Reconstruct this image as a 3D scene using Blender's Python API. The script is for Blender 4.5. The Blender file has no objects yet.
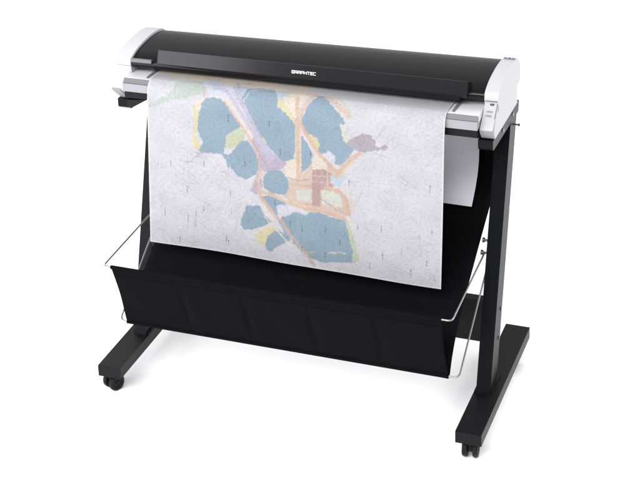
PAPER_K = 0.395
WORLD = 0.36
EXPOSURE = 0.85
# name, location, target, size x, size y, watts, colour
LAMPS = [
 ('front_softbox', (-0.3, -4.2, 4.6), (0, 0.5, 0.3), 4.5, 2.5, 270, (1, .995, .995)),
 ('back_right_floor_fill', (4.2, 3.0, 3.6), (1.2, 1.0, 0), 3.5, 2.5, 130, (1, 1, 1)),  # added unseen fill, lifts the shadow on the floor behind right
 ('back_left_floor_fill', (-4.4, 2.6, 3.4), (-0.9, 1.6, 0), 3.5, 2.5, 85, (1, 1, 1)),  # added unseen fill, whitens the floor towards the back left
 ('side_softbox', (-2.35, -2.5, 1.35), (-0.4, 0.2, 0.7), 1.9, 2.6, 48, (.93, .91, 1)),
]
CAM_C = (1.5427974, -3.8465901, 2.7465580)
CAM_R = ((0.92175949, -0.08483175, 0.37836890), (0.38450333, 0.32620056, -0.86356840), (-0.05016613, 0.94148647, 0.33329655))
MAP_COLOURS = {'blue': (152, 181, 197), 'green': (208, 220, 210), 'yel': (237, 228, 180), 'ygr': (214, 220, 184), 'peach': (233, 208, 190), 'org': (231, 194, 166), 'rose': (203, 166, 162), 'lil': (208, 204, 226), 'mauve': (200, 190, 206), 'cream': (246, 234, 216), 'lane': (226, 232, 246), 'grey': (190, 182, 192), 'white': (232, 230, 238), 'pale': (232, 234, 218), 'lblue': (205, 222, 232), 'under': (238, 230, 224)}
MAP_SHAPES = [
  ('P','under',0,[(-245,162),(9,102),(118,110),(176,168),(154,213),(171,271),(142,395),(178,465),(163,489),(26,488),(-51,531),(-104,586),(-123,576),(-79,526),(-103,461),(-103,399),(-90,351),(-126,278),(-169,192)]),
  ('P','cream',0,[(-442,81),(-438,31),(-17,30),(37,77),(21,134),(-61,120),(-141,113),(-205,125),(-300,109),(-393,102)]),
  ('P','green',0,[(-446,209),(-394,178),(-373,161),(-364,133),(-332,110),(-283,112),(-264,146),(-283,160),(-314,173),(-362,187),(-410,205),(-446,221)]),
  ('P','lblue',0,[(-245,165),(-170,119),(-46,117),(16,121),(-4,159),(-189,165)]),
  ('P','lane',0,[(-303,101),(-255,87),(-193,123),(-177,158),(-207,167),(-246,159),(-268,143)]),
  ('P','yel',0,[(-304,196),(-276,174),(-282,211),(-286,255),(-296,284),(-294,306),(-275,322),(-278,332),(-304,332),(-310,308),(-302,279)]),
  ('P','yel',0,[(-47,143),(-20,158),(3,178),(19,200),(19,230),(1,226),(-21,184),(-46,170)]),
  ('P','cream',0,[(-17,131),(42,92),(25,153),(15,189),(-1,167)]),
  ('P','blue',0,[(-282,180),(-259,170),(-239,164),(-219,167),(-201,177),(-184,207),(-154,239),(-159,249),(-198,280),(-202,307),(-212,338),(-280,341),(-288,335),(-274,307),(-290,276),(-290,252),(-282,202)]),
  ('P','ygr',0,[(-201,279),(-166,250),(-138,258),(-145,284),(-173,312),(-205,319)]),
  ('P','blue',0,[(-219,336),(-192,335),(-157,291),(-134,283),(-108,321),(-95,355),(-109,386),(-142,408),(-185,407),(-196,382),(-206,350)]),
  ('P','blue',0,[(-152,157),(-140,127),(-106,111),(-62,112),(-41,154),(-45,170),(-14,188),(15,222),(15,270),(5,333),(-25,343),(-45,330),(-64,306),(-107,263),(-123,239),(-130,201),(-150,178)]),
  ('P','blue',0,[(31,190),(42,158),(65,121),(91,121),(125,155),(149,175),(162,193),(153,213),(169,258),(188,271),(173,299),(147,327),(131,320),(134,297),(112,287),(86,300),(76,270),(60,256),(38,233)]),
  ('P','yel',0,[(49,241),(64,245),(79,252),(88,272),(79,289),(64,278)]),
  ('P','blue',0,[(30,246),(49,269),(65,305),(55,365),(29,368)]),
  ('P','peach',0,[(-7,388),(27,368),(64,330),(82,312),(118,326),(154,357),(142,377),(124,397),(148,403),(172,424),(178,462),(163,489),(103,474),(42,474),(-10,457),(-23,437)]),
  ('P','cream',0,[(-19,335),(12,322),(30,334),(27,372),(-4,388),(-22,363)]),
  ('P','cream',0,[(64,315),(94,302),(118,326),(103,343),(63,348)]),
  ('P','lblue',0,[(118,362),(148,340),(166,355),(148,388),(124,391)]),
  ('P','white',0,[(88,306),(112,284),(136,299),(124,319)]),
  ('P','white',0,[(139,389),(163,380),(175,420),(163,413)]),
  ('P','pale',0,[(11,417),(60,410),(60,449),(17,446)]),
  ('P','pale',0,[(91,408),(127,403),(151,418),(154,451),(94,451)]),
  ('P','rose',0,[(63,347),(103,343),(121,350),(118,380),(130,388),(118,398),(88,406),(88,461),(63,461)]),
  ('P','mauve',0,[(-126,284),(-107,264),(-64,301),(-40,326),(-13,340),(-28,358),(-65,375),(-96,373),(-102,321)]),
  ('P','blue',0,[(-87,389),(-73,371),(-50,363),(-30,365),(-10,392),(-7,417),(-24,439),(-61,438),(-87,422)]),
  ('P','blue',0,[(-94,452),(-67,444),(-18,460),(2,467),(-38,480),(-34,496),(-48,507),(-71,488)]),
  ('P','blue',0,[(-45,518),(-21,501),(-1,475),(38,481),(81,476),(136,487),(169,489),(179,516),(185,551),(195,581),(196,610),(147,618),(95,627),(55,617),(12,585),(-21,554)]),
  ('P','ygr',0,[(163,480),(175,493),(194,548),(209,600),(185,613),(188,576),(179,550),(169,512)]),
  ('P','blue',0,[(-140,489),(-99,480),(-86,508),(-63,524),(-79,539),(-120,559),(-151,564),(-161,549),(-154,521)]),
  ('P','yel',0,[(-117,578),(-82,548),(-60,542),(-35,541),(-57,563),(-76,591),(-85,605),(-107,599)]),
  ('P','blue',0,[(-75,574),(-48,550),(-18,555),(-4,573),(-28,590),(-45,601),(-68,623),(-82,608)]),
  ('P','white',0,[(-23,610),(-7,577),(14,589),(27,621),(2,622)]),
  ('P','grey',0,[(166,259),(177,243),(195,231),(213,221),(236,221),(251,237),(254,254),(268,251),(280,242),(289,248),(283,259),(263,263),(242,268),(213,277),(189,271)]),
  ('P','mauve',0,[(-103,383),(-90,397),(-91,428),(-110,449),(-128,440)]),
  ('P','white',0,[(-48,474),(-4,462),(26,476),(54,481),(42,492),(8,485),(-17,504),(-42,505)]),
  ('P','cream',0,[(-32,144),(-4,134),(22,153),(25,211),(9,195),(-10,168)]),
  ('P','pale',0,[(147,197),(165,206),(177,234),(166,259),(154,237)]),
  ('P','ygr',0,[(-101,275),(-85,267),(-76,284),(-92,296)]),
  ('P','cream',0,[(-298,186),(-261,170),(-276,186),(-282,211),(-295,213)]),
  ('P','white',0,[(-193,368),(-165,401),(-137,407),(-160,425),(-197,412)]),
  ('L','peach',0.9,[(63,367),(127,361)]),
  ('L','peach',0.9,[(66,384),(121,380)]),
  ('L','mauve',0.9,[(94,344),(91,405)]),
  ('L','cream',0.8,[(109,345),(109,394)]),
  ('L','green',0.9,[(103,410),(100,450)]),
  ('L','white',0.9,[(115,408),(115,450)]),
  ('L','green',0.9,[(130,409),(130,451)]),
  ('L','green',0.8,[(18,425),(57,425)]),
  ('L','cream',0.8,[(17,437),(60,437)]),
  ('L','org',1.6,[(-10,404),(27,399),(63,403)]),
  ('L','yel',0.9,[(-10,416),(60,406)]),
  ('L','rose',1.2,[(-16,381),(18,388),(57,379)]),
  ('L','org',1.4,[(27,457),(63,458),(94,460)]),
  ('L','rose',1.0,[(88,433),(142,462),(172,463)]),
  ('L','yel',1.0,[(154,390),(181,426),(187,461)]),
  ('L','cream',1.6,[(-202,160),(-169,201),(-126,260)]),
  ('L','yel',1.1,[(-102,349),(-90,391)]),
  ('L','white',1.2,[(-145,166),(-128,131),(-90,115),(-55,118)]),
  ('L','cream',1.3,[(34,193),(47,159),(69,126)]),
  ('L','org',1.2,[(-30,138),(21,134)]),
  ('L','yel',1.4,[(-420,92),(-281,78),(-133,94)]),
  ('L','white',1.0,[(-107,264),(-64,304),(-34,334)]),
  ('L','lil',1.6,[(-89,304),(-59,356)]),
  ('L','rose',0.9,[(-120,281),(-90,335),(-65,369)]),
  ('L','green',1.0,[(185,555),(197,605)]),
  ('L','cream',1.4,[(-85,514),(-35,559),(14,610)]),
  ('L','yel',1.3,[(-16,457),(42,464)]),
  ('L','lil',6,[(-246,133),(-200,138),(-170,172),(-141,213),(-101,275),(-59,325)]),
  ('L','white',1.6,[(-244,122),(-198,134),(-166,171),(-134,215),(-101,266)]),
  ('L','lil',4,[(-186,92),(-151,170),(-128,211),(-98,266)]),
  ('L','mauve',1.0,[(-189,117),(-157,170),(-125,220),(-89,277)]),
  ('L','org',2.2,[(-207,173),(-178,208),(-135,264),(-111,307),(-99,346),(-99,374),(-115,413)]),
  ('L','cream',1.6,[(-267,170),(-239,162),(-207,170)]),
  ('L','org',1.8,[(-270,168),(-270,137)]),
  ('L','org',3.0,[(-106,430),(-91,459),(-60,495),(-26,524),(2,563),(39,600),(70,639)]),
  ('L','lil',1.2,[(-79,485),(-32,531),(5,578),(42,618)]),
  ('L','org',3.2,[(-100,436),(-60,442),(-20,458),(36,471),(103,474),(163,486)]),
  ('L','ygr',1.6,[(-91,437),(-41,452),(5,467)]),
  ('L','org',4.2,[(16,142),(22,215),(21,290),(21,375)]),
  ('L','yel',1.2,[(14,201),(13,373)]),
  ('L','org',4.0,[(25,205),(49,247),(79,292),(109,321),(148,355)]),
  ('L','peach',4.5,[(16,212),(30,178),(48,147),(63,117)]),
  ('L','peach',5,[(94,121),(127,141),(154,159),(173,174)]),
  ('L','ygr',1.3,[(112,112),(154,141),(178,167)]),
  ('L','org',5,[(139,356),(160,326),(183,299),(204,281)]),
  ('L','yel',1.6,[(145,361),(166,331),(189,304)]),
  ('L','org',4.5,[(103,400),(142,401),(166,422),(175,466)]),
  ('L','peach',3,[(-90,372),(-103,405),(-97,435)]),
  ('L','yel',1.2,[(55,601),(73,598)]),
  ('L','yel',1.4,[(116,594),(137,591)]),
  ('L','yel',1.4,[(143,587),(164,588)]),
  ('L','grey',1.2,[(-334,377),(-311,374)]),
  ('L','grey',0.8,[(-311,368),(-291,346),(-259,336),(-215,336)]),
]
MAP_MARKS = [(-380,390),(-273,375),(-330,462),(-403,547),(-328,558),(-305,570),(-302,538),(-279,518),(-192,458),(-189,511),(-206,602),(-199,614),(-143,358),(-66,225),(-34,306),(33,533),(103,526),(202,501),(273,496),(419,483),(277,577),(333,553),(239,613),(361,611),(406,577),(428,615),(411,357),(175,372),(-193,222),(58,300),(103,602),(33,595),(149,555),(-51,466),(-355,626),(-4,524)]
import bpy, bmesh, math, random
import numpy as np
from mathutils import Vector, Matrix

random.seed(4)
scene = bpy.context.scene
COL = scene.collection
GROUND = -0.016

# ------------------------------------------------------------------ materials
def srgb(r, g, b):
    f = lambda c: (c/255/12.92) if c <= 10 else ((c/255+0.055)/1.055)**2.4
    return (f(r), f(g), f(b), 1.0)

def material(name, base, rough=0.5, spec=0.5, metal=0.0, var=0.0, var_scale=40.0, bump=0.0, bump_scale=900.0,
             rough_var=0.0, coat=0.0, trans=0.0):
    m = bpy.data.materials.new(name); m.use_nodes = True
    nt = m.node_tree; b = nt.nodes['Principled BSDF']
    b.inputs['Base Color'].default_value = base
    b.inputs['Roughness'].default_value = rough
    b.inputs['Specular IOR Level'].default_value = spec
    b.inputs['Metallic'].default_value = metal
    b.inputs['Coat Weight'].default_value = coat
    b.inputs['Coat Roughness'].default_value = 0.15
    tc = nt.nodes.new('ShaderNodeTexCoord')
    if var > 0 or rough_var > 0:
        n = nt.nodes.new('ShaderNodeTexNoise'); n.inputs['Scale'].default_value = var_scale
        n.inputs['Detail'].default_value = 5
        nt.links.new(tc.outputs['Object'], n.inputs['Vector'])
    if var > 0:
        mr = nt.nodes.new('ShaderNodeMapRange')
        mr.inputs['To Min'].default_value = 1-var; mr.inputs['To Max'].default_value = 1+var
        nt.links.new(n.outputs['Fac'], mr.inputs['Value'])
        mx = nt.nodes.new('ShaderNodeMix'); mx.data_type = 'RGBA'; mx.blend_type = 'MULTIPLY'
        mx.inputs['Factor'].default_value = 1.0
        mx.inputs['A'].default_value = base
        nt.links.new(mr.outputs['Result'], mx.inputs['B'])
        nt.links.new(mx.outputs['Result'], b.inputs['Base Color'])
    if rough_var > 0:
        mr = nt.nodes.new('ShaderNodeMapRange')
        mr.inputs['To Min'].default_value = rough-rough_var; mr.inputs['To Max'].default_value = rough+rough_var
        nt.links.new(n.outputs['Fac'], mr.inputs['Value'])
        nt.links.new(mr.outputs['Result'], b.inputs['Roughness'])
    if bump > 0:
        n2 = nt.nodes.new('ShaderNodeTexNoise'); n2.inputs['Scale'].default_value = bump_scale
        n2.inputs['Detail'].default_value = 2
        nt.links.new(tc.outputs['Object'], n2.inputs['Vector'])
        bp = nt.nodes.new('ShaderNodeBump'); bp.inputs['Strength'].default_value = bump
        bp.inputs['Distance'].default_value = 0.001
        nt.links.new(n2.outputs['Fac'], bp.inputs['Height'])
        nt.links.new(bp.outputs['Normal'], b.inputs['Normal'])
    return m

M = {}
M['white_plastic'] = material('white_plastic', (0.405, 0.401, 0.416, 1), 0.42, 0.4, var=0.015, bump=0.05)
M['panel_plastic'] = material('panel_plastic', (0.40, 0.396, 0.41, 1), 0.45, 0.4, var=0.015, bump=0.05)
M['grey_plastic'] = material('grey_plastic', (0.24, 0.236, 0.255, 1), 0.45, 0.4, var=0.02)
M['silver'] = material('silver_table', (0.60, 0.595, 0.615, 1), 0.40, 0.4, metal=0.0, var=0.03, rough_var=0.05)
M['face_silver'] = material('face_silver', (0.235, 0.231, 0.247, 1), 0.42, 0.4, var=0.03)
M['lip_grey'] = material('lip_grey', (0.10, 0.099, 0.106, 1), 0.3, 0.5, var=0.03)
M['dark_silver'] = material('dark_silver', (0.14, 0.138, 0.15, 1), 0.45, 0.5, metal=0.1, var=0.03)
M['lid_black'] = material('lid_black', (0.0040, 0.0040, 0.0043, 1), 0.25, 0.20, var=0.05, rough_var=0.02)
M['bar_black'] = material('bar_black', (0.0040, 0.0040, 0.0046, 1), 0.17, 0.34, var=0.05)
M['black_plastic'] = material('black_plastic', (0.004, 0.004, 0.0045, 1), 0.5, 0.16, var=0.05)
M['column_metal'] = material('black_column_coat', (0.0036, 0.0038, 0.0047, 1), 0.36, 0.09, var=0.08, var_scale=25, bump=0.12, bump_scale=700)
M['stand_metal'] = material('black_powder_coat', (0.0062, 0.0063, 0.0069, 1), 0.40, 0.13, var=0.08, var_scale=25, bump=0.18, bump_scale=700)
M['fabric'] = material('black_fabric', (0.0028, 0.0028, 0.0034, 1), 0.85, 0.05, var=0.14, var_scale=14, bump=0.4, bump_scale=500)
M['wire'] = material('steel_wire', (0.27, 0.267, 0.26, 1), 0.32, 0.5, metal=0.85, rough_var=0.05)
M['screw'] = material('dark_screw', (0.10, 0.10, 0.11, 1), 0.35, 0.5, metal=0.8)
M['rubber'] = material('black_rubber', (0.0035, 0.0035, 0.004, 1), 0.5, 0.2, var=0.1)
M['letter'] = material('white_lettering', (0.80, 0.80, 0.82, 1), 0.5)
M['blue_mark'] = material('blue_marking', srgb(84, 78, 128), 0.5)
M['button'] = material('grey_button', (0.22, 0.215, 0.25, 1), 0.5)
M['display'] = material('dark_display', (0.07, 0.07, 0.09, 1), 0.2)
M['back_paper'] = material('blank_paper', (0.76, 0.75, 0.81, 1), 0.8, 0.1, var=0.02)
M['floor'] = material('white_floor', (0.90, 0.90, 0.90, 1), 0.9, 0.0, var=0.01, var_scale=3)

# ------------------------------------------------------------------ helpers
def empty(name, loc, label, cat):
    o = bpy.data.objects.new(name, None); COL.objects.link(o)
    o.location = loc; o.empty_display_size = 0.05
    o['label'] = label; o['category'] = cat
    return o

def world_loc(o):
    v = Vector((0, 0, 0))
    while o is not None:
        v += Vector(o.location); o = o.parent
    return v

def link(name, bm, mat, parent=None, smooth=None, bevel=0.0, seg=2):
    """One mesh object from a bmesh written in world metres."""
    if bevel > 0:
        es = [e for e in bm.edges if len(e.link_faces) == 2 and e.calc_face_angle(0) > math.radians(28)]
        bmesh.ops.bevel(bm, geom=es, offset=bevel, offset_type='OFFSET', segments=seg, profile=0.5,
                        affect='EDGES', clamp_overlap=True)
    bmesh.ops.recalc_face_normals(bm, faces=bm.faces[:])
    base = world_loc(parent)
    bmesh.ops.translate(bm, verts=bm.verts[:], vec=-base)
    me = bpy.data.meshes.new(name); bm.to_mesh(me); bm.free()
    me.materials.append(mat)
    o = bpy.data.objects.new(name, me); COL.objects.link(o)
    if parent: o.parent = parent
    if smooth is not None:
        for p in me.polygons: p.use_smooth = True
        me.set_sharp_from_angle(angle=math.radians(smooth))
    return o

def add_box(bm, x0, x1, y0, y1, z0, z1):
    vs = [bm.verts.new((x, y, z)) for x in (x0, x1) for y in (y0, y1) for z in (z0, z1)]
    for f in ((0, 1, 3, 2), (4, 6, 7, 5), (0, 4, 5, 1), (2, 3, 7, 6), (0, 2, 6, 4), (1, 5, 7, 3)):
        bm.faces.new([vs[i] for i in f])
    return vs

def skew(x): return 0.014*x/0.54        # the head sits very slightly turned on its stand

def add_extrude(bm, prof, x0, x1, nx=1, sk=False):
    """Profile of (y, z) points extruded along x."""
    rings = []
    for i in range(nx+1):
        x = x0+(x1-x0)*i/nx
        rings.append([bm.verts.new((x, y+(skew(x) if sk else 0), z)) for y, z in prof])
    n = len(prof)
    for a, b in zip(rings, rings[1:]):
        for k in range(n):
            bm.faces.new((a[k], a[(k+1) % n], b[(k+1) % n], b[k]))
    bm.faces.new(rings[0][::-1]); bm.faces.new(rings[-1])
    return rings

def add_sheet(bm, rows):
    g = [[bm.verts.new(p) for p in r] for r in rows]
    for a, b in zip(g, g[1:]):
        for k in range(len(a)-1):
            bm.faces.new((a[k], a[k+1], b[k+1], b[k]))
    return g

def add_tube(bm, pts, r, seg=10, cap=True):
    pts = [Vector(p) for p in pts]
    rings = []
    ref = None
    for i, p in enumerate(pts):
        t = (pts[min(i+1, len(pts)-1)]-pts[max(i-1, 0)]).normalized()
        if ref is None:
            ref = t.orthogonal().normalized()
        else:
            ref = (ref-t*ref.dot(t)).normalized()
        b = t.cross(ref)
        rings.append([bm.verts.new(p+(ref*math.cos(a)+b*math.sin(a))*r)
                      for a in [2*math.pi*k/seg for k in range(seg)]])
    for a, b in zip(rings, rings[1:]):
        for k in range(seg):
            bm.faces.new((a[k], a[(k+1) % seg], b[(k+1) % seg], b[k]))
    if cap:
        bm.faces.new(rings[0][::-1]); bm.faces.new(rings[-1])

def rounded_path(pts, r, n=6):
    """Polyline with its inner corners rounded."""
    pts = [Vector(p) for p in pts]; out = [pts[0]]
    for a, p, b in zip(pts, pts[1:], pts[2:]):
        u = (a-p).normalized(); v = (b-p).normalized()
        d = min(r, (a-p).length*.45, (b-p).length*.45)
        s, e = p+u*d, p+v*d
        for k in range(n+1):
            t = k/n
            out.append(s*(1-t)**2+p*2*t*(1-t)+e*t*t)
    out.append(pts[-1])
    return out

def add_lathe(bm, prof, axis, centre, seg=28):
    """Profile of (along, radius) turned about an axis through centre."""
    axis = Vector(axis).normalized(); u = axis.orthogonal().normalized(); v = axis.cross(u); c = Vector(centre)
    rings = []
    for h, r in prof:
        rings.append([bm.verts.new(c+axis*h+(u*math.cos(a)+v*math.sin(a))*r)
                      for a in [2*math.pi*k/seg for k in range(seg)]])
    for a, b in zip(rings, rings[1:]):
        for k in range(seg):
            bm.faces.new((a[k], a[(k+1) % seg], b[(k+1) % seg], b[k]))
    bm.faces.new(rings[0][::-1]); bm.faces.new(rings[-1])

def smooth_curve(pts, n=6):
    """Catmull-Rom through (y, z) points."""
    P = [np.array(p, float) for p in pts]; out = []
    for i in range(len(P)-1):
        p0 = P[max(i-1, 0)]; p1 = P[i]; p2 = P[i+1]; p3 = P[min(i+2, len(P)-1)]
        for k in range(n):
            t = k/n
            out.append(tuple(0.5*((2*p1)+(-p0+p2)*t+(2*p0-5*p1+4*p2-p3)*t*t+(-p0+3*p1-3*p2+p3)*t**3)))
    out.append(tuple(P[-1]))
    return out

# ------------------------------------------------------------------ floor
bm = bmesh.new()
R_ = 14.0
rows = [[(x, y, GROUND) for x in np.linspace(-R_, R_, 9)] for y in np.linspace(-R_, R_, 9)]
add_sheet(bm, rows)
fl = link('floor', bm, M['floor']); fl['kind'] = 'structure'

# ------------------------------------------------------------------ stand
XO, CW = 0.572, 0.042                       # outer face and width of the columns
stand = empty('stand', (0, 0.31, GROUND), 'black steel floor stand with two leaning columns, long feet and casters under the scanner', 'stand')
FOOT_X, FW, FH, FT, FL = 0.56, 0.075, 0.036, 0.086, 0.62
def ycol(z): return 0.207+0.2996*(z-0.086)  # front face of a column at height z

for s in (-1, 1):
    # foot: a rectangular tube lying on its side, capped at both ends
    bm = bmesh.new(); cx = s*FOOT_X
    add_box(bm, cx-FW/2, cx+FW/2, 0.004, FL-0.004, FT-FH, FT)
    foot = link('foot', bm, M['stand_metal'], stand, 40, 0.004, 3)
    for y0, y1 in ((0.0, 0.0037), (FL-0.0037, FL)):
        bm = bmesh.new(); add_box(bm, cx-FW/2+.0004, cx+FW/2-.0004, y0, y1, FT-FH+.0004, FT-.0004)
        link('end_plug', bm, M['black_plastic'], foot, 40, 0.0012)
    # column: leaning rectangular tube
    bm = bmesh.new()
    x0, x1 = (XO-CW, XO) if s > 0 else (-XO, -XO+CW)
    prof = [(ycol(FT), FT), (ycol(FT)+.078, FT), (ycol(.861)+.076, .861), (ycol(.861), .861)]
    add_extrude(bm, prof, x0, x1)
    col = link('column', bm, M['column_metal'], stand, 40, 0.0025, 3)
    # welded flange round the column's base
    bm = bmesh.new()
    add_box(bm, x0-.006 if s > 0 else x0-.004, x1+.004 if s > 0 else x1+.006, ycol(FT)+.006, ycol(FT)+.118, FT+.0002, FT+.0055)
    link('base_plate', bm, M['stand_metal'], stand, 40, 0.0015)
    # screws on the outer and the inner side
    for z, off in ((0.222, .058), (0.305, .058)):
        for xx, ax in ((s*(XO+.0001), s), (s*(XO-CW-.0001), -s)):
            bm = bmesh.new(); add_lathe(bm, [(-.001, .0055), (.0022, .0055), (.0030, .0042)], (ax, 0, 0), (xx, ycol(z)+off, z), 18)
            link('screw', bm, M['screw'] if ax == s else M['stand_metal'], col, 35)
    # pegs that carry the basket wires, on the inner side
    for y, z in ((0.335, 0.478), (0.355, 0.508)):
        bm = bmesh.new()
        add_lathe(bm, [(0, .0035), (.012, .0035), (.0122, .0075), (.018, .0075), (.0186, .006)], (-s, 0, 0), (s*(XO-CW), y, z), 18)
        link('peg', bm, M['screw'], col, 35)
    # top rail under the scanner, with its two silver screws
    bm = bmesh.new()
    xr0, xr1 = (0.531, 0.573) if s > 0 else (-0.573, -0.531)
    add_extrude(bm, [(.218, .862), (.224, .856), (.53, .850), (.535, .866), (.535, .8835), (.218, .8865)], xr0, xr1)
    rail = link('top_rail', bm, M['column_metal'], stand, 40, 0.002)
    for y in (0.335, 0.455):
        bm = bmesh.new(); add_lathe(bm, [(-.001, .0062), (.002, .0062), (.003, .0048)], (s, 0, 0), (s*.5731, y, .871), 18)
        link('screw', bm, M['wire'], rail, 35)
    bm = bmesh.new()
    add_lathe(bm, [(-.002, .0025), (.010, .0025), (.0102, .0042), (.0145, .0042), (.0155, .003)], (s, 0, 0), (s*XO, .488, .825), 18)
    link('thumb_screw', bm, M['screw'], col, 35)
    # gusset from the rail towards the middle
    if s < 0:
        bm = bmesh.new()
        xi = s*0.5305
        a = [(xi, .895), (xi, .8725), (s*.513, .8725), (s*.466, .901)]
        vs = [[bm.verts.new((x, y, z)) for x, z in a] for y in (.196, .228)]
        for k in range(4): bm.faces.new((vs[0][k], vs[0][(k+1) % 4], vs[1][(k+1) % 4], vs[1][k]))
        bm.faces.new(vs[0]); bm.faces.new(vs[1][::-1])
        link('gusset', bm, M['stand_metal'], stand, 40, 0.0015)
    # casters: front and rear, each with two wheels under a hood
    for y, turn in ((0.047, -0.45 if s < 0 else 0.10), (0.550, 0.1)):
        cxx = cx-(0.012 if s < 0 and y < .1 else 0.004 if y < .1 else 0.012)
        c = bpy.data.objects.new('caster', None)
        bm = bmesh.new()
        ax = Vector((math.cos(turn), math.sin(turn), 0)); fw = Vector((-ax.y, ax.x, 0))
        ctr = Vector((cxx, y, GROUND+.027)); hub = Vector((cxx, y, 0))-fw*.012
        add_lathe(bm, [(-.010, .021), (.010, .021)], (0, 0, 1), (cxx, y, FT-FH-.0105), 24)     # swivel plate
        add_lathe(bm, [(-.0055, .0215), (.0055, .0215)], ax, ctr+fw*.006+Vector((0, 0, .006)), 24)   # hood web
        cas = link('caster', bm, M['black_plastic'], stand, 35, 0.0012)
        for k in (-1, 1):
            bm = bmesh.new()
            add_lathe(bm, [(-.0085, .019), (-.0075, .0245), (-.004, .027), (.004, .027), (.0075, .0245), (.0085, .017), (.006, .015), (.006, .006), (.009, .005)],
                      ax*k, ctr+ax*(.0150*k)+fw*.0, 30)
            link('wheel', bm, M['rubber'], cas, 35)

# cross panel between the columns
bm = bmesh.new()
add_extrude(bm, [(.300, .203), (.332, .203), (.344, .332), (.312, .332)], -XO+CW+.0005, XO-CW-.0005)
link('cross_panel', bm, M['stand_metal'], stand, 40, 0.0025, 3)
# beam under the scanner's front, tying the rails together
bm = bmesh.new()
add_box(bm, -.5285, .5285, .47, .525, .845, .884)
link('cross_beam', bm, M['stand_metal'], stand, 40, 0.002)

# ------------------------------------------------------------------ scanner
scanner = empty('scanner', (0, 0.36, 0.888), 'wide black and white sheet scanner with a curved lid lying across the stand', 'scanner')

# black lower housing
bm = bmesh.new()
add_extrude(bm, [(.192, .9262), (.192, .904), (.206, .896), (.235, .889), (.52, .889), (.532, .905), (.532, .945), (.235, .945), (.235, .9262)], -.5345, .5345)
link('lower_housing', bm, M['black_plastic'], scanner, 40, 0.002)

# silver feed table: flat top, darker chamfer, front face
bm = bmesh.new()
add_extrude(bm, [(.186, .9268), (.186, .9515), (.1995, .9525), (.1995, .945), (.23, .9452), (.23, .9268)], -.5365, .5365)
link('table_front', bm, M['face_silver'], scanner, 40, 0.0015)
bm = bmesh.new()
add_extrude(bm, [(.1885, .9532), (.2005, .9645), (.2005, .9532)], -.5365, .5365)
link('table_bevel', bm, M['dark_silver'], scanner, 40, 0.0008)
bm = bmesh.new()
add_extrude(bm, [(.2010, .9455), (.2010, .9650), (.36, .9580), (.36, .9455)], -.5365, .5365)
table = link('feed_table', bm, M['silver'], scanner, 40, 0.001)
# rib-like edge guides beside the sheet
for x in (-.4665, .463):
    bm = bmesh.new(); add_extrude(bm, [(.212, .9648), (.225, .9668), (.30, .9655), (.335, .9632), (.335, .9595)], x-.004, x+.004)
    link('edge_guide', bm, M['dark_silver'], table, 40, 0.0006)

# curved lid
lid_top = smooth_curve([(.2585, .984), (.257, .995), (.268, 1.0065), (.300, 1.0175), (.345, 1.0245), (.40, 1.0275), (.455, 1.0245), (.505, 1.012), (.520, .994)], 6)
bm = bmesh.new()
prof = lid_top+[(.5215, .955), (.5215, .9455), (.37, .9455), (.37, .972), (.272, .976)]
add_extrude(bm, prof, -.5305, .5365, 1, True)
lid = link('lid', bm, M['lid_black'], scanner, 30)
# lip strip along the lid's front edge
bm = bmesh.new()
add_extrude(bm, [(.2505, 1.0125), (.2495, 1.0015), (.2562, .9990), (.2640, 1.0095)], -.5305, -.4635, 1, True)
link('lid_lip', bm, M['lip_grey'], lid, 40, 0.0008)
bm = bmesh.new()
add_extrude(bm, [(.2515, .9955), (.2515, .9885), (.2562, .9860), (.2562, .9980)], .4985, .5365, 1, True)
link('lid_lip', bm, M['black_plastic'], lid, 40, 0.0008)

# front bar with the maker's lettering
BY0, BZ0, BY1, BZ1 = .2465, 1.0005, .2600, 1.0378
bm = bmesh.new()
add_extrude(bm, [(BY0, BZ0), (BY1, BZ1), (BY1+.0022, BZ1-.0002), (.302, 1.0170), (.32, 1.006), (.262, .992), (.2495, .9925)], -.4475, .4925, 1, False)
bar = link('front_bar', bm, M['bar_black'], scanner, 40, 0.0014)
bm = bmesh.new()
add_extrude(bm, [(.2555, .9925), (.2555, .9800), (.275, .9760), (.275, .9925)], -.43, .47)
link('slot_strip', bm, M['black_plastic'], bar, 40, 0.0008)

GLYPH = {   # strokes on a 4 x 4 grid
 'G': [((4, 4), (.5, 4), (0, 3.5), (0, .5), (.5, 0), (4, 0), (4, 2.0), (2.1, 2.0))],
 'R': [((0, 0), (0, 4), (3.6, 4), (4, 3.6), (4, 2.0), (3.6, 1.6), (1.2, 1.6)), ((2.4, 1.6), (4, 0))],
 'A': [((0, 0), (0, 3.3), (.7, 4), (3.3, 4), (4, 3.3), (4, 0)), ((0, 1.5), (4, 1.5))],
 'P': [((0, 0), (0, 4), (3.6, 4), (4, 3.6), (4, 1.9), (3.6, 1.5), (1.2, 1.5))],
 'H': [((0, 0), (0, 4)), ((4, 0), (4, 4)), ((0, 2), (4, 2))],
 'T': [((0, 4), (4, 4)), ((2, 4), (2, 0))],
 'E': [((4, 4), (0, 4), (0, 0), (4, 0)), ((0, 2), (3.6, 2))],
 'C': [((4, 4), (.5, 4), (0, 3.5), (0, .5), (.5, 0), (4, 0))],
}
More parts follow.
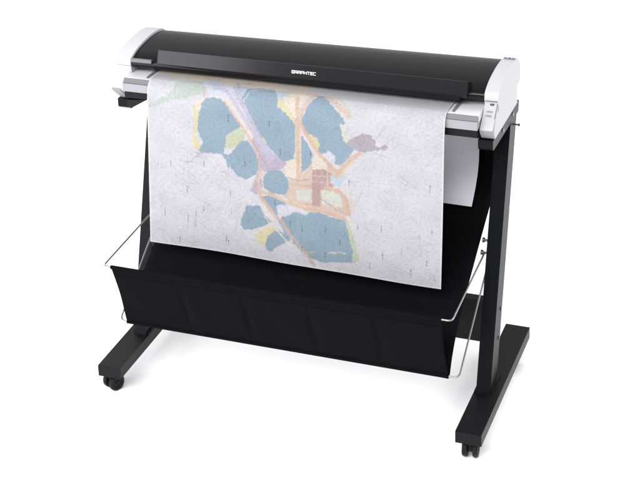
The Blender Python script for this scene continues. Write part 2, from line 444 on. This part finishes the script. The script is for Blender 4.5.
def lettering(word, place, unit_x, unit_y, stroke, thick):
    """Stroke letters as thin raised bars; place(u, v, h) maps text plane to the world."""
    bm = bmesh.new(); x = 0
    for ch in word:
        for li, st in enumerate(GLYPH[ch]):
            for a, b in zip(st, st[1:]):
                A = Vector((x+a[0]*unit_x, a[1]*unit_y)); B = Vector((x+b[0]*unit_x, b[1]*unit_y))
                d = (B-A).normalized(); n = Vector((-d.y, d.x))*stroke/2
                A2, B2 = A-d*stroke*.45, B+d*stroke*.45
                h = thick*(1+.04*random.random())
                q = [A2-n, B2-n, B2+n, A2+n]
                lo = [bm.verts.new(place(p.x, p.y, 0)) for p in q]; hi = [bm.verts.new(place(p.x, p.y, h)) for p in q]
                for k in range(4): bm.faces.new((lo[k], lo[(k+1) % 4], hi[(k+1) % 4], hi[k]))
                bm.faces.new(hi)
        x += 5.5*unit_x
    return bm, x
upv = Vector((0, BY1-BY0, BZ1-BZ0)).normalized(); nrm = Vector((0, -upv.z, upv.y))
org = Vector((-.0225, BY0, BZ0))+upv*.0140
pl = lambda u, v, h: org+Vector((u, 0, 0))+upv*v+nrm*(h+.00005)
bm, _ = lettering('GRAPHTEC', pl, .00170, .0018, .00135, .0003)
link('lettering', bm, M['letter'], bar)

# white end caps with their slanted front shelves
cap_curve = smooth_curve([(.2590, .958), (.2515, .985), (.2515, 1.001), (.262, 1.0125), (.298, 1.0245), (.345, 1.0315), (.40, 1.0345), (.455, 1.0315), (.495, 1.021), (.516, 1.000)], 6)
for s in (-1, 1):
    x0, x1 = (.5372, .5758) if s > 0 else (-.5805, -.5312)
    bm = bmesh.new()
    prof = cap_curve+[(.521, .985), (.5225, .947), (.4830, .9405), (.4870, .8885)]
    prof += [(.24, .8885), (.2165, .8885), (.2000, .9140), (.2350, .9580)] if s > 0 else [(.264, .8885), (.2625, .955)]
    add_extrude(bm, prof, x0, x1, 1, True)
    # soften only the long outer shoulders
    cap = link('end_cap', bm, M['white_plastic'], scanner, 32, 0.006, 4)
    # shelf in front: the right one carries the keys
    xa, xb = (.5385, .5738) if s > 0 else (-.5800, -.5400)
    bm = bmesh.new()
    add_extrude(bm, [(.190, .922), (.262, .9835), (.29, .9835), (.29, .915), (.2, .9045)], xa, xb, 1, True)
    if s > 0:
        panel = link('control_panel', bm, M['panel_plastic'], scanner, 32, 0.0022, 3)
        bm = bmesh.new()
        add_extrude(bm, [(.1885, .9210), (.1985, .9030), (.2145, .8890), (.225, .895), (.2, .9230)], xa+.003, xb+.001, 1, True)
        link('panel_chin', bm, M['grey_plastic'], panel, 32, 0.0012)
        # recess shade as dark strips laid along the panel's top and right edges
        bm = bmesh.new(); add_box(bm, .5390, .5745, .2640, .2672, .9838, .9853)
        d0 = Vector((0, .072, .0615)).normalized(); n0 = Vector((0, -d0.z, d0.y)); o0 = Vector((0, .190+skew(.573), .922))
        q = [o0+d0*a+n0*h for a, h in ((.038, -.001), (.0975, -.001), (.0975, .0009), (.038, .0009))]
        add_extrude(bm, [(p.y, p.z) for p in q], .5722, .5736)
        link('panel_recess_shade', bm, M['display'], panel, 40)
        # display and two keys on the slope
        d = Vector((0, .072, .0615)).normalized(); n = Vector((0, -d.z, d.y))
        def key(name, u, v, w, h, mat, thick, parent):
            b2 = bmesh.new()
            o = Vector((.5565+u, .190+skew(.556), .922))+d*v
            pts = []
            for a in range(20):
                t = 2*math.pi*a/20
                cu, cv = math.cos(t), math.sin(t)
                f = (abs(cu)**4+abs(cv)**4)**-.25
                pts.append((cu*f*w/2, cv*f*h/2))
            lo = [b2.verts.new(o+Vector((p, 0, 0))+d*q+n*-.0006) for p, q in pts]
            hi = [b2.verts.new(o+Vector((p*.93, 0, 0))+d*q*.93+n*thick) for p, q in pts]
            for k in range(20): b2.faces.new((lo[k], lo[(k+1) % 20], hi[(k+1) % 20], hi[k]))
            b2.faces.new(hi)
            link(name, b2, mat, parent, 35)
        key('display', .002, .0815, .0125, .0085, M['display'], .0006, panel)
        key('key', -.001, .0585, .0185, .0058, M['button'], .0012, panel)
        key('key', -.0015, .0455, .0185, .0062, M['button'], .0012, panel)
        # small blue marking on the cap's top
        bm = bmesh.new()
        for k, w in enumerate((.004, .003, .005, .003, .004, .003)):
            xx = .5425+k*.0058
            add_box(bm, xx, xx+w, .470, .4790, 1.0335, 1.0352)
        link('blue_marking', bm, M['blue_mark'], cap)
    else:
        bm.clear()
        add_extrude(bm, [(.192, .927), (.262, .9835), (.30, .9835), (.30, .893), (.226, .893)], -.5780, -.5370)
        shelf = link('shelf', bm, M['panel_plastic'], scanner, 32, 0.0022, 3)
        bm = bmesh.new()
        lo = [(-.5650, .2262, .8885), (-.5390, .2262, .8885)]; hi = [(-.5765, .1895, .9268), (-.5470, .1895, .9268)]
        fr = [bm.verts.new(p) for p in (hi[0], hi[1], lo[1], lo[0])]
        bk = [bm.verts.new((v.co.x, v.co.y+.006, v.co.z+.0035)) for v in fr]
        bm.faces.new(fr); bm.faces.new(bk[::-1])
        for k in range(4): bm.faces.new((fr[k], fr[(k+1) % 4], bk[(k+1) % 4], bk[k]))
        link('shelf_chin', bm, M['grey_plastic'], shelf, 32, 0.0012)
        bm = bmesh.new(); add_box(bm, -.5840, -.5330, .2505+skew(-.56), .2535+skew(-.56), .9880, .9890)
        link('seam', bm, M['dark_silver'], cap)

# ------------------------------------------------------------------ map sheet
sheet_root = empty('map_sheet', (0, 0.15, 0.47), 'large coloured city map sheet hanging from the scanner over the black basket', 'map')
PROF = [(.33, .962), (.27, .966), (.215, .9690), (.1955, .9655), (.1800, .950), (.174, .925), (.168, .885), (.158, .75), (.145, .60), (.13, .462)]
arc = [0.0]
for a, b in zip(PROF, PROF[1:]): arc.append(arc[-1]+math.hypot(b[0]-a[0], b[1]-a[1]))
TOTAL = arc[-1]
NX, NS = 560, 410
fine = smooth_curve(PROF, 12)
fa = [0.0]
for a, b in zip(fine, fine[1:]): fa.append(fa[-1]+math.hypot(b[0]-a[0], b[1]-a[1]))
fa = np.array(fa)*TOTAL/fa[-1]
ss = np.linspace(0, TOTAL, NS)
yy = np.interp(ss, fa, [p[0] for p in fine]); zz = np.interp(ss, fa, [p[1] for p in fine])
xx = np.linspace(-.4515, .4490, NX)
X, S = np.meshgrid(xx, ss); Y = np.repeat(yy[:, None], NX, 1); Z = np.repeat(zz[:, None], NX, 1)
tt = S/TOTAL
Z = Z-0.0065*(X/.45)*tt
hang = np.clip((S-.17)/.3, 0, 1)
Y = Y+hang*(.0035*np.sin(X*7+1.0+S*3)+.002*np.sin(X*15+2.2-S*5))
base = sheet_root.location
co = np.stack([X-base.x, Y-base.y, Z-base.z], -1).reshape(-1, 3)
idx = np.arange(NX*NS).reshape(NS, NX)
quads = np.stack([idx[:-1, :-1], idx[:-1, 1:], idx[1:, 1:], idx[1:, :-1]], -1).reshape(-1, 4)
me = bpy.data.meshes.new('printed_side')
me.from_pydata(co.tolist(), [], quads.tolist())
# printed colours, traced as areas and roads in millimetres on the sheet
lin = lambda c: np.array(srgb(*c)[:3])
PX0 = (X*1000).ravel(); PS0 = (S*1000).ravel()
acc = np.zeros((NX*NS, 3))
def paint(px, ps):
    col = np.tile(lin((231, 231, 235)), (NX*NS, 1))
    def vnoise(fx, fs, ph): return np.sin(px*fx+ph+1.7*np.sin(ps*fs+ph*2))+np.sin(ps*fx*1.3+ph*3+1.3*np.sin(px*fs*.9+ph))
    wx = px+.9*vnoise(.33, .21, 1.0)+.5*vnoise(.71, .45, 2.0); ws = ps+.9*vnoise(.29, .24, 4.0)+.5*vnoise(.77, .4, 5.0)
    def inside(pts):
        x0 = min(p[0] for p in pts)-4; x1 = max(p[0] for p in pts)+4; s0 = min(p[1] for p in pts)-4; s1 = max(p[1] for p in pts)+4
        sel = np.nonzero((wx > x0) & (wx < x1) & (ws > s0) & (ws < s1))[0]
        qx, qs = wx[sel], ws[sel]; r = np.zeros(len(sel), bool)
        for (ax, ay), (bx, by) in zip(pts, pts[1:]+pts[:1]):
            if ay == by: continue
            r ^= ((ay > qs) != (by > qs)) & (qx < (bx-ax)*(qs-ay)/(by-ay)+ax)
        return sel[r]
    def near(pts, w):
        best = np.full(len(px), 1e9)
        for (ax, ay), (bx, by) in zip(pts, pts[1:]):
            dx, dy = bx-ax, by-ay; L2 = dx*dx+dy*dy+1e-9
            t = np.clip(((wx-ax)*dx+(ws-ay)*dy)/L2, 0, 1)
            best = np.minimum(best, np.hypot(wx-ax-t*dx, ws-ay-t*dy))
        return np.nonzero(best < w)[0]
    for kind, cn, w, pts in MAP_SHAPES:
        c = lin(MAP_COLOURS[cn])*.9+lin((231, 231, 235))*.1
        if kind == 'P':
            col[inside(pts)] = c
        else:
            i = near(pts, w*1.45)
            col[i] = col[i]*.15+c*.85
    return col, vnoise
for ox, oy in ((-.6, -.25), (.25, -.6), (.6, .25), (-.25, .6)):
    c_, vnoise = paint(PX0+ox, PS0+oy); acc += c_/4
col = acc; px, ps = PX0, PS0
# small vertical street captions, too small to read, and fine plot lines
rs = np.random.RandomState(3)
for k in range(150):                     # thin streets and plot lines of the town
    x0, s0 = (rs.uniform(-440, -60), rs.uniform(330, 640)) if k < 95 else (rs.uniform(120, 440), rs.uniform(180, 640))
    a = rs.choice([.12, 1.62, .5, 2.2])+rs.normal(0, .12); n = rs.uniform(15, 75)
    dx, dy = math.cos(a), math.sin(a)
    tpar = (px-x0)*dx+(ps-s0)*dy; bend = rs.uniform(-.002, .002)
    dist = np.abs(-(px-x0)*dy+(ps-s0)*dx+bend*tpar*tpar)
    sel = (dist < .95) & (tpar > 0) & (tpar < n)
    col[sel] *= rs.uniform(.80, .92)
for mx, ms in MAP_MARKS:
    h = rs.randint(8, 13)
    sel = (np.abs(px-mx) < 1.5) & (np.abs(ps-ms) < h)
    dots = (np.sin(ps*2.3+mx) > -.45)
    col[sel & dots] *= .42
edge = (PX0 < PX0.min()+3.5) | (PX0 > PX0.max()-3.5) | (PS0 > PS0.max()-3.2)
col[edge] = lin((250, 249, 253))
mott = 1+.02*vnoise(.05, .03, 7.0)+.025*rs.randn(len(px))
col = np.clip(col*mott[:, None], 0, 1)
ca = me.color_attributes.new('print', 'FLOAT_COLOR', 'POINT')
ca.data.foreach_set('color', np.concatenate([col, np.ones((len(col), 1))], 1).astype(np.float32).ravel())
# flat sheet coordinates for the line work
uv = me.uv_layers.new(name='sheet')
lv = np.zeros(len(me.loops), np.int32); me.loops.foreach_get('vertex_index', lv)
flat = np.stack([X.ravel(), S.ravel()], -1)[lv]
uv.data.foreach_set('uv', flat.astype(np.float32).ravel())
me.polygons.foreach_set('use_smooth', np.ones(len(me.polygons), bool))

m = bpy.data.materials.new('printed_map'); m.use_nodes = True
nt = m.node_tree; N = nt.nodes; L = nt.links; pb = N['Principled BSDF']
pb.inputs['Roughness'].default_value = .65; pb.inputs['Specular IOR Level'].default_value = .25
va = N.new('ShaderNodeVertexColor'); va.layer_name = 'print'
uvn = N.new('ShaderNodeUVMap'); uvn.uv_map = 'sheet'
def contour(scale, freq, width, detail, dist):
    n = N.new('ShaderNodeTexNoise'); n.inputs['Scale'].default_value = scale; n.inputs['Detail'].default_value = detail
    n.inputs['Distortion'].default_value = dist
    L.new(uvn.outputs['UV'], n.inputs['Vector'])
    a = N.new('ShaderNodeMath'); a.operation = 'MULTIPLY'; a.inputs[1].default_value = freq; L.new(n.outputs['Fac'], a.inputs[0])
    b = N.new('ShaderNodeMath'); b.operation = 'PINGPONG'; b.inputs[1].default_value = .5; L.new(a.outputs[0], b.inputs[0])
    c = N.new('ShaderNodeMapRange'); c.inputs['From Min'].default_value = 0; c.inputs['From Max'].default_value = width
    c.inputs['To Min'].default_value = 1; c.inputs['To Max'].default_value = 0
    L.new(b.outputs[0], c.inputs['Value'])
    return c.outputs['Result']
def voro(scale, width):
    v = N.new('ShaderNodeTexVoronoi'); v.feature = 'DISTANCE_TO_EDGE'; v.inputs['Scale'].default_value = scale
    L.new(uvn.outputs['UV'], v.inputs['Vector'])
    c = N.new('ShaderNodeMapRange'); c.inputs['From Min'].default_value = 0; c.inputs['From Max'].default_value = width
    c.inputs['To Min'].default_value = 1; c.inputs['To Max'].default_value = 0
    L.new(v.outputs['Distance'], c.inputs['Value'])
    return c.outputs['Result']
cur = va.outputs['Color']
def darken(fac_socket, strength, tint):
    global cur
    mu = N.new('ShaderNodeMath'); mu.operation = 'MULTIPLY'; mu.inputs[1].default_value = strength; L.new(fac_socket, mu.inputs[0])
    mx = N.new('ShaderNodeMix'); mx.data_type = 'RGBA'; mx.blend_type = 'MULTIPLY'
    L.new(mu.outputs[0], mx.inputs['Factor']); L.new(cur, mx.inputs['A']); mx.inputs['B'].default_value = tint
    cur = mx.outputs['Result']
# hill contours, plot boundaries, speckled building blocks
darken(contour(5.5, 34, .22, 3, .25), .28, (.62, .62, .68, 1))
darken(contour(16, 14, .14, 4, .3), .20, (.6, .6, .66, 1))
darken(voro(55, .04), .14, (.62, .6, .68, 1))
sp = N.new('ShaderNodeTexNoise'); sp.inputs['Scale'].default_value = 130; sp.inputs['Detail'].default_value = 3
L.new(uvn.outputs['UV'], sp.inputs['Vector'])
sr = N.new('ShaderNodeMapRange'); sr.inputs['From Min'].default_value = .56; sr.inputs['From Max'].default_value = .72; L.new(sp.outputs['Fac'], sr.inputs['Value'])
darken(sr.outputs['Result'], .32, (.55, .55, .62, 1))
gn = N.new('ShaderNodeMix'); gn.data_type = 'RGBA'; gn.blend_type = 'MULTIPLY'; gn.inputs['Factor'].default_value = 1
L.new(cur, gn.inputs['A']); gn.inputs['B'].default_value = (PAPER_K, PAPER_K, PAPER_K, 1)
L.new(gn.outputs['Result'], pb.inputs['Base Color'])
me.materials.append(m)
sheet = bpy.data.objects.new('printed_side', me); COL.objects.link(sheet); sheet.parent = sheet_root

# the sheet's blank other end, hanging behind the scanner and bending into the basket
tail = smooth_curve([(.47, .8885), (.484, .84), (.489, .77), (.492, .72), (.483, .675), (.455, .632), (.405, .585)], 6)
bm = bmesh.new()
rows = []
for y, z in tail:
    rows.append([(x, y+.0015*math.sin(x*9+z*11), z+.0008*math.sin(x*6)) for x in np.linspace(-.463, .4665, 40)])
add_sheet(bm, rows)
link('blank_end', bm, M['back_paper'], sheet_root, 60)

# ------------------------------------------------------------------ basket
basket = empty('basket', (0, 0.04, 0.23), 'black fabric catch basket slung on bent steel wires between the stand columns', 'basket')
RA, ZA = -.04, .460           # upper front rod
RB, ZB = .040, .232           # lower rod
back = smooth_curve([(.527, .842), (.560, .80), (.572, .72), (.560, .655), (.515, .601), (.455, .567), (.347, .503), (.209, .419), (.115, .352), (.065, .290), (.044, .2365)], 5)
bm = bmesh.new(); rows = []
for i, (y, z) in enumerate(back):
    t = i/(len(back)-1)
    hw = .5125-.0165*max(0, (t-.3)/.7); hl = .5060-.030*math.sin(t*math.pi)**.6
    row = []
    for x in np.linspace(-hl, hw, 60):
        e = math.sin(t*math.pi)
        row.append((x, y+.003*e*math.sin(x*11+t*5), z-.004*e*math.cos(x*3)+.003*e*math.sin(x*17+t*9)))
    rows.append(row)
add_sheet(bm, rows)
bp = link('back_panel', bm, M['fabric'], basket, 60)
sol = bp.modifiers.new('thickness', 'SOLIDIFY'); sol.thickness = .0016; sol.offset = 1
# front panel: hem round the upper rod, gathered a little at its stitched seams
SEAMS = (-.292, -.093, .105, .302)
bm = bmesh.new(); rows = []
NXF = 180
for i in range(15):
    t = i/14
    row = []
    for k in range(NXF+1):
        f = k/NXF
        xl = -.5030-.0020*t+.006*math.sin(t*math.pi); xr = .4960-.002*t-.002*math.sin(t*math.pi)
        x = xl+(xr-xl)*f
        y = RA+(RB-RA)*t; z = ZA+(ZB-ZA)*t
        belly = math.sin(t*math.pi)
        off = -.004*belly
        for sx in SEAMS: off += .0065*belly*math.exp(-((x-sx-.004*t)/.010)**2)-.003*belly*math.exp(-((x-sx-.035)/.02)**2)
        off += .0018*belly*math.sin(x*23+t*4)+.0015*belly*math.sin(x*41-t*6)
        sag = .0025*math.sin(f*math.pi)*(1-t)
        row.append((x, y+off*.94, z+off*.33-sag))
    rows.append(row)
add_sheet(bm, rows)
fp = link('front_panel', bm, M['fabric'], basket, 60)
sol = fp.modifiers.new('thickness', 'SOLIDIFY'); sol.thickness = .0016; sol.offset = 0
bm = bmesh.new()
add_tube(bm, [(x, RA-.0005, ZA-.0035*math.sin((x+.503)/.999*math.pi)*.7) for x in np.linspace(-.5030, .4960, 30)], .0062, 10)
link('hem', bm, M['fabric'], fp, 60)
bm = bmesh.new()
for o in (.0265,):
    a = Vector((0, RA, ZA)).lerp(Vector((0, RB, ZB)), o/.24)
    pts = [(x, a.y-.0042, a.z-.0022-.0035*math.sin((x+.503)/.999*math.pi)*.7) for x in np.linspace(-.4975, .4920, 30)]
    add_tube(bm, pts, .0008, 6)
link('stitching', bm, M['fabric'], fp, 60)
bm = bmesh.new()
add_tube(bm, [(x, RB, ZB+.001) for x in np.linspace(-.5050, .4940, 12)], .0058, 10)
link('bottom_hem', bm, M['fabric'], fp, 60)
# the two wires: each a long rod with bent arms back to the columns
wr = .0026
bm = bmesh.new()
add_tube(bm, rounded_path([(-.5235, .335, .478), (-.5285, RA, ZA), (.5255, RA, ZA), (.5225, .335, .478)], .016), wr, 10)
link('upper_wire', bm, M['wire'], basket, 60)
bm = bmesh.new()
add_tube(bm, rounded_path([(-.5295, .352, .436), (-.5285, RB, ZB+.002), (.5235, RB, ZB+.002), (.5290, .352, .436)], .018), wr, 10)
link('lower_wire', bm, M['wire'], basket, 60)

# ------------------------------------------------------------------ light
w = bpy.data.worlds.new('World'); scene.world = w; w.use_nodes = True
bg = w.node_tree.nodes['Background']; bg.inputs['Color'].default_value = (.985, .985, 1, 1); bg.inputs['Strength'].default_value = WORLD
def lamp(name, loc, target, size, size_y, power, colour=(1, 1, 1)):
    l = bpy.data.lights.new(name, 'AREA'); l.shape = 'RECTANGLE'; l.size = size; l.size_y = size_y; l.energy = power; l.color = colour
    o = bpy.data.objects.new(name, l); COL.objects.link(o); o.location = loc
    o.rotation_euler = (Vector(target)-Vector(loc)).to_track_quat('-Z', 'Y').to_euler()
    return o
for a in LAMPS: lamp(*a)

# ------------------------------------------------------------------ camera
cam = bpy.data.cameras.new('camera'); co_ = bpy.data.objects.new('camera', cam); COL.objects.link(co_)
co_.matrix_world = Matrix(((CAM_R[0][0], CAM_R[0][1], CAM_R[0][2], CAM_C[0]), (CAM_R[1][0], CAM_R[1][1], CAM_R[1][2], CAM_C[1]),
                           (CAM_R[2][0], CAM_R[2][1], CAM_R[2][2], CAM_C[2]), (0, 0, 0, 1)))
cam.sensor_width = 36; cam.sensor_fit = 'HORIZONTAL'; cam.lens = 92.1445
cam.shift_x = .16349; cam.shift_y = -.349205
cam.clip_end = 200; cam.clip_start = .05
scene.camera = co_
scene.view_settings.view_transform = 'Standard'; scene.view_settings.look = 'None'
scene.view_settings.exposure = EXPOSURE; scene.view_settings.gamma = 1
